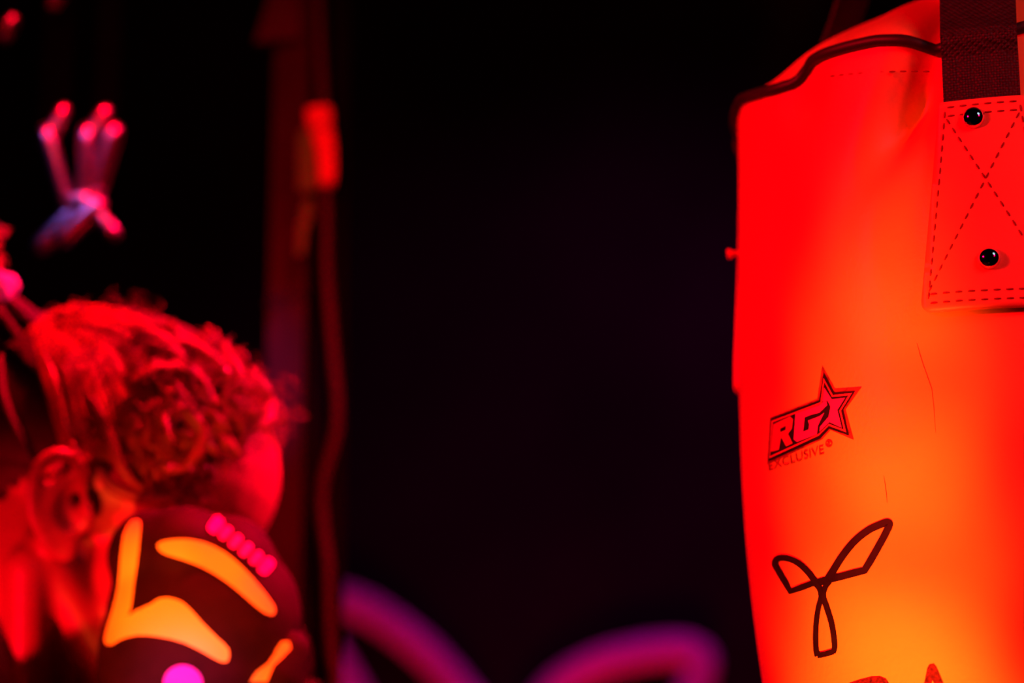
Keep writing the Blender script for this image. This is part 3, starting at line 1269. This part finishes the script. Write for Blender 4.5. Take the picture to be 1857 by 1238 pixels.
# ponytail and its white tie
TIE = P(4, 548, 1.50)
bm = bmesh.new()
for k in range(16):
    a = 2 * PI * k / 16
pts = []
for k in range(48):
    a = 2 * PI * k / 48
    rr = 0.014 + 0.003 * math.sin(a * 7)
    pts.append(TIE + Vector((-0.010 + rr * math.cos(a) * 0.8, rr * math.sin(a), 0.004 * math.sin(a * 5) + 0.010 * math.cos(a))))
tube(bm, pts, [0.0062 + 0.0018 * math.sin(k * 1.7) for k in range(48)], 10, True)
finish('hair_tie', bm, 'white', person)
bm = bmesh.new()
rnd = random.Random(5)
for k in range(170):
    a = rnd.uniform(0, 2 * PI)
    rr = rnd.uniform(0, 0.012)
    base = TIE + Vector((-0.014 + rr * math.cos(a), rr * math.sin(a), 0.008))
    d = Vector((rnd.uniform(-1.2, 0.1), rnd.uniform(-0.5, 0.5), rnd.uniform(0.6, 1.1)))
    curl(bm, base, d, rnd.uniform(0.03, 0.085), rnd.uniform(0.003, 0.008), rnd.uniform(1.5, 3.5), rnd.uniform(0.001, 0.0028), rnd, 0.3)
pony = finish('ponytail', bm, 'hair', person, True, 'stuff')
bm = bmesh.new()
for k in range(40):
    a = rnd.uniform(0, 2 * PI)
    st = TIE + Vector((-0.012 + 0.012 * math.cos(a), 0.012 * math.sin(a), 0.004))
    q = H(-0.065 + 0.02 * math.cos(a), 0.04 * math.sin(a), 0.105)
    tube(bm, catmull([st, st.lerp(q, 0.4) + Vector((0, 0, 0.004)), q], 4), 0.003, 5)
dirT = (HR.transposed() @ (TIE + Vector((-0.012, 0, -0.012)) - H(0.008, 0, 0.050))) / HS
dirT = Vector((dirT.x / 0.104, dirT.y / 0.080, dirT.z / 0.090)).normalized()
for k in range(150):
    a = PI * 2 * k / 150
    # start on the hairline round the sides and back of the head
    if abs(math.atan2(math.sin(a), math.cos(a))) < 0.9:
        continue
    c = Vector((math.cos(a), math.sin(a), -0.45 if math.cos(a) < -0.2 else 0.12)).normalized()
    pts = []
    for i in range(11):
        v = c.slerp(dirT, i / 11 * 0.97)
        j = 1.015 + rnd.uniform(-0.004, 0.012)
        pts.append(H(0.008 + v.x * 0.104 * j, v.y * 0.080 * j, 0.050 + v.z * 0.090 * j))
    pts.append(TIE + Vector((-0.010 + 0.008 * math.cos(a), 0.008 * math.sin(a), 0.0)))
    tube(bm, pts, [0.0012 + 0.0024 * min(1, i / 2) for i in range(12)], 5)
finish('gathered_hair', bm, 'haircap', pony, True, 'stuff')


# ================================================================== boxing gloves
def glove(label, dx, dy, dep, mirror, wrist):
    t = thing('boxing_glove', label, 'boxing glove', wrist, 'pair of black boxing gloves')
    g = lambda x, y, d=0.0: P(x + dx, y + dy, dep + d)
    bm = bmesh.new()
    ell(bm, g(275, 1010), (0.026, 0.034, 0.028))
    ell(bm, g(335, 1005, -.004), (0.030, 0.038, 0.028))
    ell(bm, g(415, 1045, 0), (0.030, 0.040, 0.036))
    ell(bm, g(365, 1120, -.006), (0.056, 0.044, 0.056))
    ell(bm, g(455, 1120, 0.004), (0.030, 0.040, 0.040))
    ell(bm, g(300, 1200, -.004), (0.040, 0.042, 0.060))
    ell(bm, g(350, 1260, -.004), (0.046, 0.044, 0.060))
    limb(bm, g(330, 1290), g(318, 1480), 0.041, 0.036)
    me = remesh(bm, 0.003, 14, 0.6)
    sh = link('shell', me, 'leather', t)
    bm = bmesh.new()
    limb(bm, g(455, 1330, -.02), g(500, 1235, -.022), 0.020, 0.017)
    limb(bm, g(500, 1235, -.022), g(528, 1178, -.016), 0.017, 0.012)
    th = link('thumb', remesh(bm, 0.003, 6), 'leather', t)
    bm = bmesh.new()
    pts = [g(320, 1440), g(318, 1480), g(317, 1530), g(316, 1590)]
    tube(bm, catmull(pts, 4), 0.0415, 24)
    finish('cuff', bm, 'leather', t)
    return t, sh, th


gw = WR.copy()
gl, gsh, gth = glove('black boxing glove with neon orange stripes and pink lettering, raised before the face', 0, 0, 1.405, False, gw)
GB = bvh_of(gsh)
GT = bvh_of(gth)
# neon stripes: the L-shaped one and the crescent
G7 = lambda pts: [(160 + x / 3.663, 900 + y / 3.663) for x, y in pts]
Ls = [(290, 170), (345, 165), (350, 230), (335, 380), (312, 560), (290, 740), (268, 790), (330, 755), (420, 715), (475, 680),
      (540, 675), (620, 700), (690, 760), (760, 840), (850, 930), (930, 1010), (925, 1090), (870, 1090), (780, 1040),
      (640, 970), (480, 930), (330, 920), (220, 950), (165, 985), (120, 975), (125, 900), (165, 770), (205, 600),
      (220, 420), (240, 260)]
decal('stripe', [[(v.x, v.y) for v in catmull([(x, y, 0) for x, y in G7(Ls)], 2, True)]], GB, 0.0008, 'neon', gl, 7)
Cs = [(462, 330), (500, 298), (620, 285), (760, 305), (900, 370), (1010, 460), (1110, 570), (1190, 670), (1235, 740),
      (1225, 785), (1170, 775), (1080, 705), (960, 600), (830, 510), (700, 445), (590, 405), (500, 375)]
decal('stripe', [[(v.x, v.y) for v in catmull([(x, y, 0) for x, y in G7(Cs)], 2, True)]], GB, 0.0008, 'neon', gl, 7)
Ts = [(1270, 970), (1335, 965), (1345, 1010), (1290, 1070), (1230, 1130), (1190, 1230), (1080, 1235), (1120, 1170), (1200, 1110), (1240, 1050)]
decal('stripe', [G7(Ts)], GT, 0.0008, 'neon', gth, 7)
# lettering along the knuckle seam
pa, pz = Vector(G7([(845, 195)])[0]), Vector(G7([(1175, 465)])[0])
for k in range(6):
    c = pa.lerp(pz, k / 5)
    d = (pz - pa).normalized()
    n2 = Vector((d.y, -d.x))
    hh, ww = (13.5, 8.0) if k % 5 else (16.0, 11.0)
    decal('letter', [[tuple(c + d * (ww * math.copysign(abs(math.cos(a)) ** 0.6, math.cos(a)))
                            + n2 * (hh * math.copysign(abs(math.sin(a)) ** 0.6, math.sin(a))))
                      for a in [2 * PI * q / 20 for q in range(20)]]], GB, 0.0009, 'pinkletters', gl, 5)
decal('glint', [disc_px(332, 1240, 36, 24)], GB, 0.0009, 'violet', gl, 8)  # violet lamp gloss on the leather, painted as a disc
g2, g2s, g2t = glove('black boxing glove of the far hand, mostly hidden behind the nearer glove', 30, 85, 1.62, True, WL.copy())

# ================================================================== post, cable, strap
POSTD = 1.86
pb = P(515, 619, POSTD)
post = thing('steel_post', 'dull red square steel post standing behind the boxer', 'post', (pb.x, pb.y, 0))
cA = P(484, 619, POSTD + 0.0); cB = P(551, 619, POSTD - 0.012); cC = P(560, 619, POSTD + 0.03)
bm = bmesh.new()
cD = cA + (cC - cB)
z0, z1 = 0.0, 3.0
lo = [bm.verts.new((c.x, c.y, z0)) for c in (cA, cB, cC, cD)]
hi = [bm.verts.new((c.x, c.y, z1)) for c in (cA, cB, cC, cD)]
for k in range(4):
    bm.faces.new((lo[k], lo[(k + 1) % 4], hi[(k + 1) % 4], hi[k]))
bm.faces.new(lo[::-1]); bm.faces.new(hi)
bmesh.ops.bevel(bm, geom=[e for e in bm.edges if abs(e.verts[0].co.z - e.verts[1].co.z) > 1], offset=0.0012, segments=2,
                affect='EDGES')
finish('shaft', bm, 'post', post, False)
bm = bmesh.new()
dA, dB = P(552, 619, POSTD), P(626, 619, POSTD)
vs = []
for x, y in ((dA.x, dA.y), (dB.x, dB.y), (dB.x, dB.y + 0.03), (dA.x, dA.y + 0.03)):
    vs.append((x, y))
lo = [bm.verts.new((x, y, 0.0)) for x, y in vs]
hi = [bm.verts.new((x, y, 3.0)) for x, y in vs]
for k in range(4):
    bm.faces.new((lo[k], lo[(k + 1) % 4], hi[(k + 1) % 4], hi[k]))
bm.faces.new(lo[::-1]); bm.faces.new(hi)
finish('post_shade_face', bm, 'shade_face', post, False)  # right side of the post, its shade put in as a black strip
# gusset plate high on the post
bm = bmesh.new()
GY = P(515, 619, POSTD).y - 0.016
q = [PY(462, 76, GY), PY(545, 70, GY), PY(545, -60, GY), PY(505, -60, GY)]
f = [bm.verts.new(p) for p in q]
b = [bm.verts.new(p + Vector((0, 0.012, 0))) for p in q]
bm.faces.new(f); bm.faces.new(b[::-1])
for k in range(4):
    bm.faces.new((f[k], b[k], b[(k + 1) % 4], f[(k + 1) % 4]))
finish('gusset', bm, 'post', post, False)
# joint collar where two lengths meet
bm = bmesh.new()
jz = P(520, 548, POSTD).z
for dz, gro in ((0.0, 0.0012),):
    ctr = (cA + cC) / 2
    ring = []
    for c in (cA, cB, cC, cD):
        d = Vector((c.x - ctr.x, c.y - ctr.y, 0)).normalized() * gro * 1.5
        ring.append(Vector((c.x, c.y, 0)) + d)
    lo = [bm.verts.new((c.x, c.y, jz - 0.002 + (0.008 if i in (1, 2) else 0))) for i, c in enumerate(ring)]
    hi = [bm.verts.new((c.x, c.y, jz + 0.002 + (0.008 if i in (1, 2) else 0))) for i, c in enumerate(ring)]
    for k in range(4):
        bm.faces.new((lo[k], lo[(k + 1) % 4], hi[(k + 1) % 4], hi[k]))
    bm.faces.new(lo[::-1]); bm.faces.new(hi)
finish('joint', bm, 'pipe', post, False)

CY = P(552, 619, POSTD).y - 0.020
cab = [(572, -900), (574, -200), (580, 60), (586, 180), (590, 300), (592, 420), (592, 480), (597, 560), (604, 650), (611, 730),
       (608, 790), (592, 850), (583, 900), (586, 960), (594, 1020), (596, 1100), (600, 1180), (610, 1260), (612, 1500), (605, 2200),
       (600, 3600), (598, 4700)]
bm = bmesh.new()
pts = catmull([PY(x, y, CY) for x, y in cab], 6)
pts = [p for p in pts if 0.004 < p.z < 2.995]
tube(bm, pts, 0.0042, 8)
tag(finish('cable', bm, 'cable', None), 'dark red rubber cable hanging loosely down along the steel post', 'cable')

clip = thing('cable_strap', 'orange and yellow fabric strap wrapped round the cable on the post', 'strap', PY(585, 340, CY))
bm = bmesh.new()
tube(bm, [PY(577, 197, CY - .002), PY(579, 215, CY - .002), PY(583, 240, CY - .002)], [0.0100, 0.0105, 0.0088], 16,
     flat=(Vector((0, 1, 0)), 0.7))
finish('sleeve', bm, 'orange_fab', clip)
bm = bmesh.new()
tube(bm, [PY(585, 240, CY - .002), PY(590, 268, CY - .002), PY(593, 300, CY - .002), PY(593, 322, CY - .002), PY(592, 338, CY - .002)],
     [0.0085, 0.0078, 0.0070, 0.0066, 0.0058], 16, flat=(Vector((0, 1, 0)), 0.7))
finish('sleeve', bm, 'orange_fab', clip)


def slab_px(name, pts, d, th, m, parent):
    bm = bmesh.new()
    f = [bm.verts.new(PY(x, y, d)) for x, y in pts]
    b = [bm.verts.new(PY(x, y, d) + Vector((0, th, 0))) for x, y in pts]
    bm.faces.new(f); bm.faces.new(b[::-1])
    n = len(pts)
    for k in range(n):
        bm.faces.new((f[k], b[k], b[(k + 1) % n], f[(k + 1) % n]))
    bmesh.ops.triangulate(bm, faces=bm.faces[:2])
    return finish(name, bm, m, parent, False)


slab_px('tab', [(541, 245), (556, 225), (566, 250), (574, 290), (577, 342), (560, 346), (540, 345)], CY - 0.006, 0.003, 'yellow_fab', clip)
slab_px('tail', [(552, 362), (568, 358), (566, 390), (556, 420), (551, 460), (538, 462), (540, 410)], CY - 0.006, 0.003, 'yellow_fab', clip)

# ================================================================== hook set hanging upper left
HKD = 1.68
hk = thing('hanging_hooks', 'steel snap links and ring hanging on black straps above the boxer', 'hook', P(150, 380, HKD))
for (x0, x1, yb) in ((70, 125, 225), (168, 212, 225), (6, 26, 56)):
    bm = bmesh.new()
    a, b = P(x0, yb, HKD + .01), P(x1, yb, HKD + .01)
    up = 2.99
    vs = []
    for dy in (0, 0.003):
        vs.append([bm.verts.new((a.x, a.y + dy, a.z)), bm.verts.new((b.x, b.y + dy, b.z)),
                   bm.verts.new((b.x, b.y + dy, up)), bm.verts.new((a.x, a.y + dy, up))])
    bm.faces.new(vs[0]); bm.faces.new(vs[1][::-1])
    for k in range(4):
        bm.faces.new((vs[0][k], vs[1][k], vs[1][(k + 1) % 4], vs[0][(k + 1) % 4]))
    finish('strap', bm, 'strapdark', hk, False)


def plink(p, q, d0, d1, r=0.0052, wpx=0.0062, name='link'):
    a, b = P(p[0], p[1], HKD + d0), P(q[0], q[1], HKD + d1)
    ax = (b - a)
    L = ax.length
    ax.normalize()
    side = ax.cross(Vector((0, 1, 0))).normalized()
    dep = ax.cross(side)
    pts = []
    for k in range(9):
        t = -PI / 2 + PI * k / 8
        pts.append(b + dep * (math.sin(t) * wpx) + ax * (math.cos(t) * wpx))
    for k in range(9):
        t = PI / 2 + PI * k / 8
        pts.append(a + dep * (math.sin(t) * wpx) + ax * (math.cos(t) * wpx))
    bm = bmesh.new()
    tube(bm, pts, r, 10, True)
    return finish(name, bm, 'steel', hk)


plink((118, 355), (88, 252), 0, -.004)
plink((158, 345), (158, 252), 0.004, 0.0)
plink((178, 335), (203, 250), 0.008, .006)
plink((88, 252), (112, 210), .0, .008, 0.004, 0.005)
plink((158, 252), (186, 212), .0, .008, 0.004, 0.005)
plink((168, 380), (120, 425), -0.004, -0.004)
plink((140, 378), (82, 438), 0.006, 0.006)
plink((172, 384), (196, 412), 0.004, 0.004)
plink((12, 58), (18, 46), 0.01, 0.01, 0.004, 0.005)
plink((100, 2), (106, -8), 0.01, 0.01, 0.004, 0.005)
bm = bmesh.new()
rc = P(146, 368, HKD + .002)
tube(bm, [rc + Vector((0.012 * math.cos(2 * PI * k / 24), 0.012 * math.sin(2 * PI * k / 24), 0)) for k in range(24)], 0.0035, 8, True)
finish('ring', bm, 'steel', hk)

# ================================================================== emblem on the back wall
WD = None


def on_wall(px, py, y=3.585):
    d = ray(px, py)
    return CAM + d * ((y - CAM.y) / d.y)


sign = thing('wall_emblem', 'pale raised three-bladed emblem mounted on the dark back wall', 'sign', on_wall(930, 1360, 3.6))
# the same emblem as on the bag, three times as large
S = 3.30
cx, cy = 905, 1395


def W(pts):
    return [(cx + (x - 685) / 3.215 * S, cy + (y - 655) / 3.215 * S) for x, y in pts]


def wall_tube(name, pp, parent, r=0.022):
    bm = bmesh.new()
    tube(bm, [on_wall(x, y + 16) for x, y in pp], r, 12)
    return finish(name, bm, 'emblem', parent)


rb = cm2([(930, 1395), (960, 1300), (1010, 1230), (1080, 1190), (1150, 1170), (1215, 1162), (1255, 1166), (1272, 1185), (1262, 1220),
          (1225, 1290), (1180, 1370), (1080, 1400), (930, 1430)], 6)
lb = cm2([(900, 1400), (870, 1290), (825, 1225), (770, 1165), (700, 1110), (640, 1078), (590, 1070), (570, 1095), (590, 1150), (640, 1240),
          (690, 1350), (780, 1400), (900, 1430)], 6)
bb = cm2([(915, 1420), (885, 1520), (880, 1650), (890, 1760), (940, 1760), (950, 1650), (935, 1520), (915, 1420)], 6)
for pp in (rb, lb, bb):
    wall_tube('blade', pp, sign)
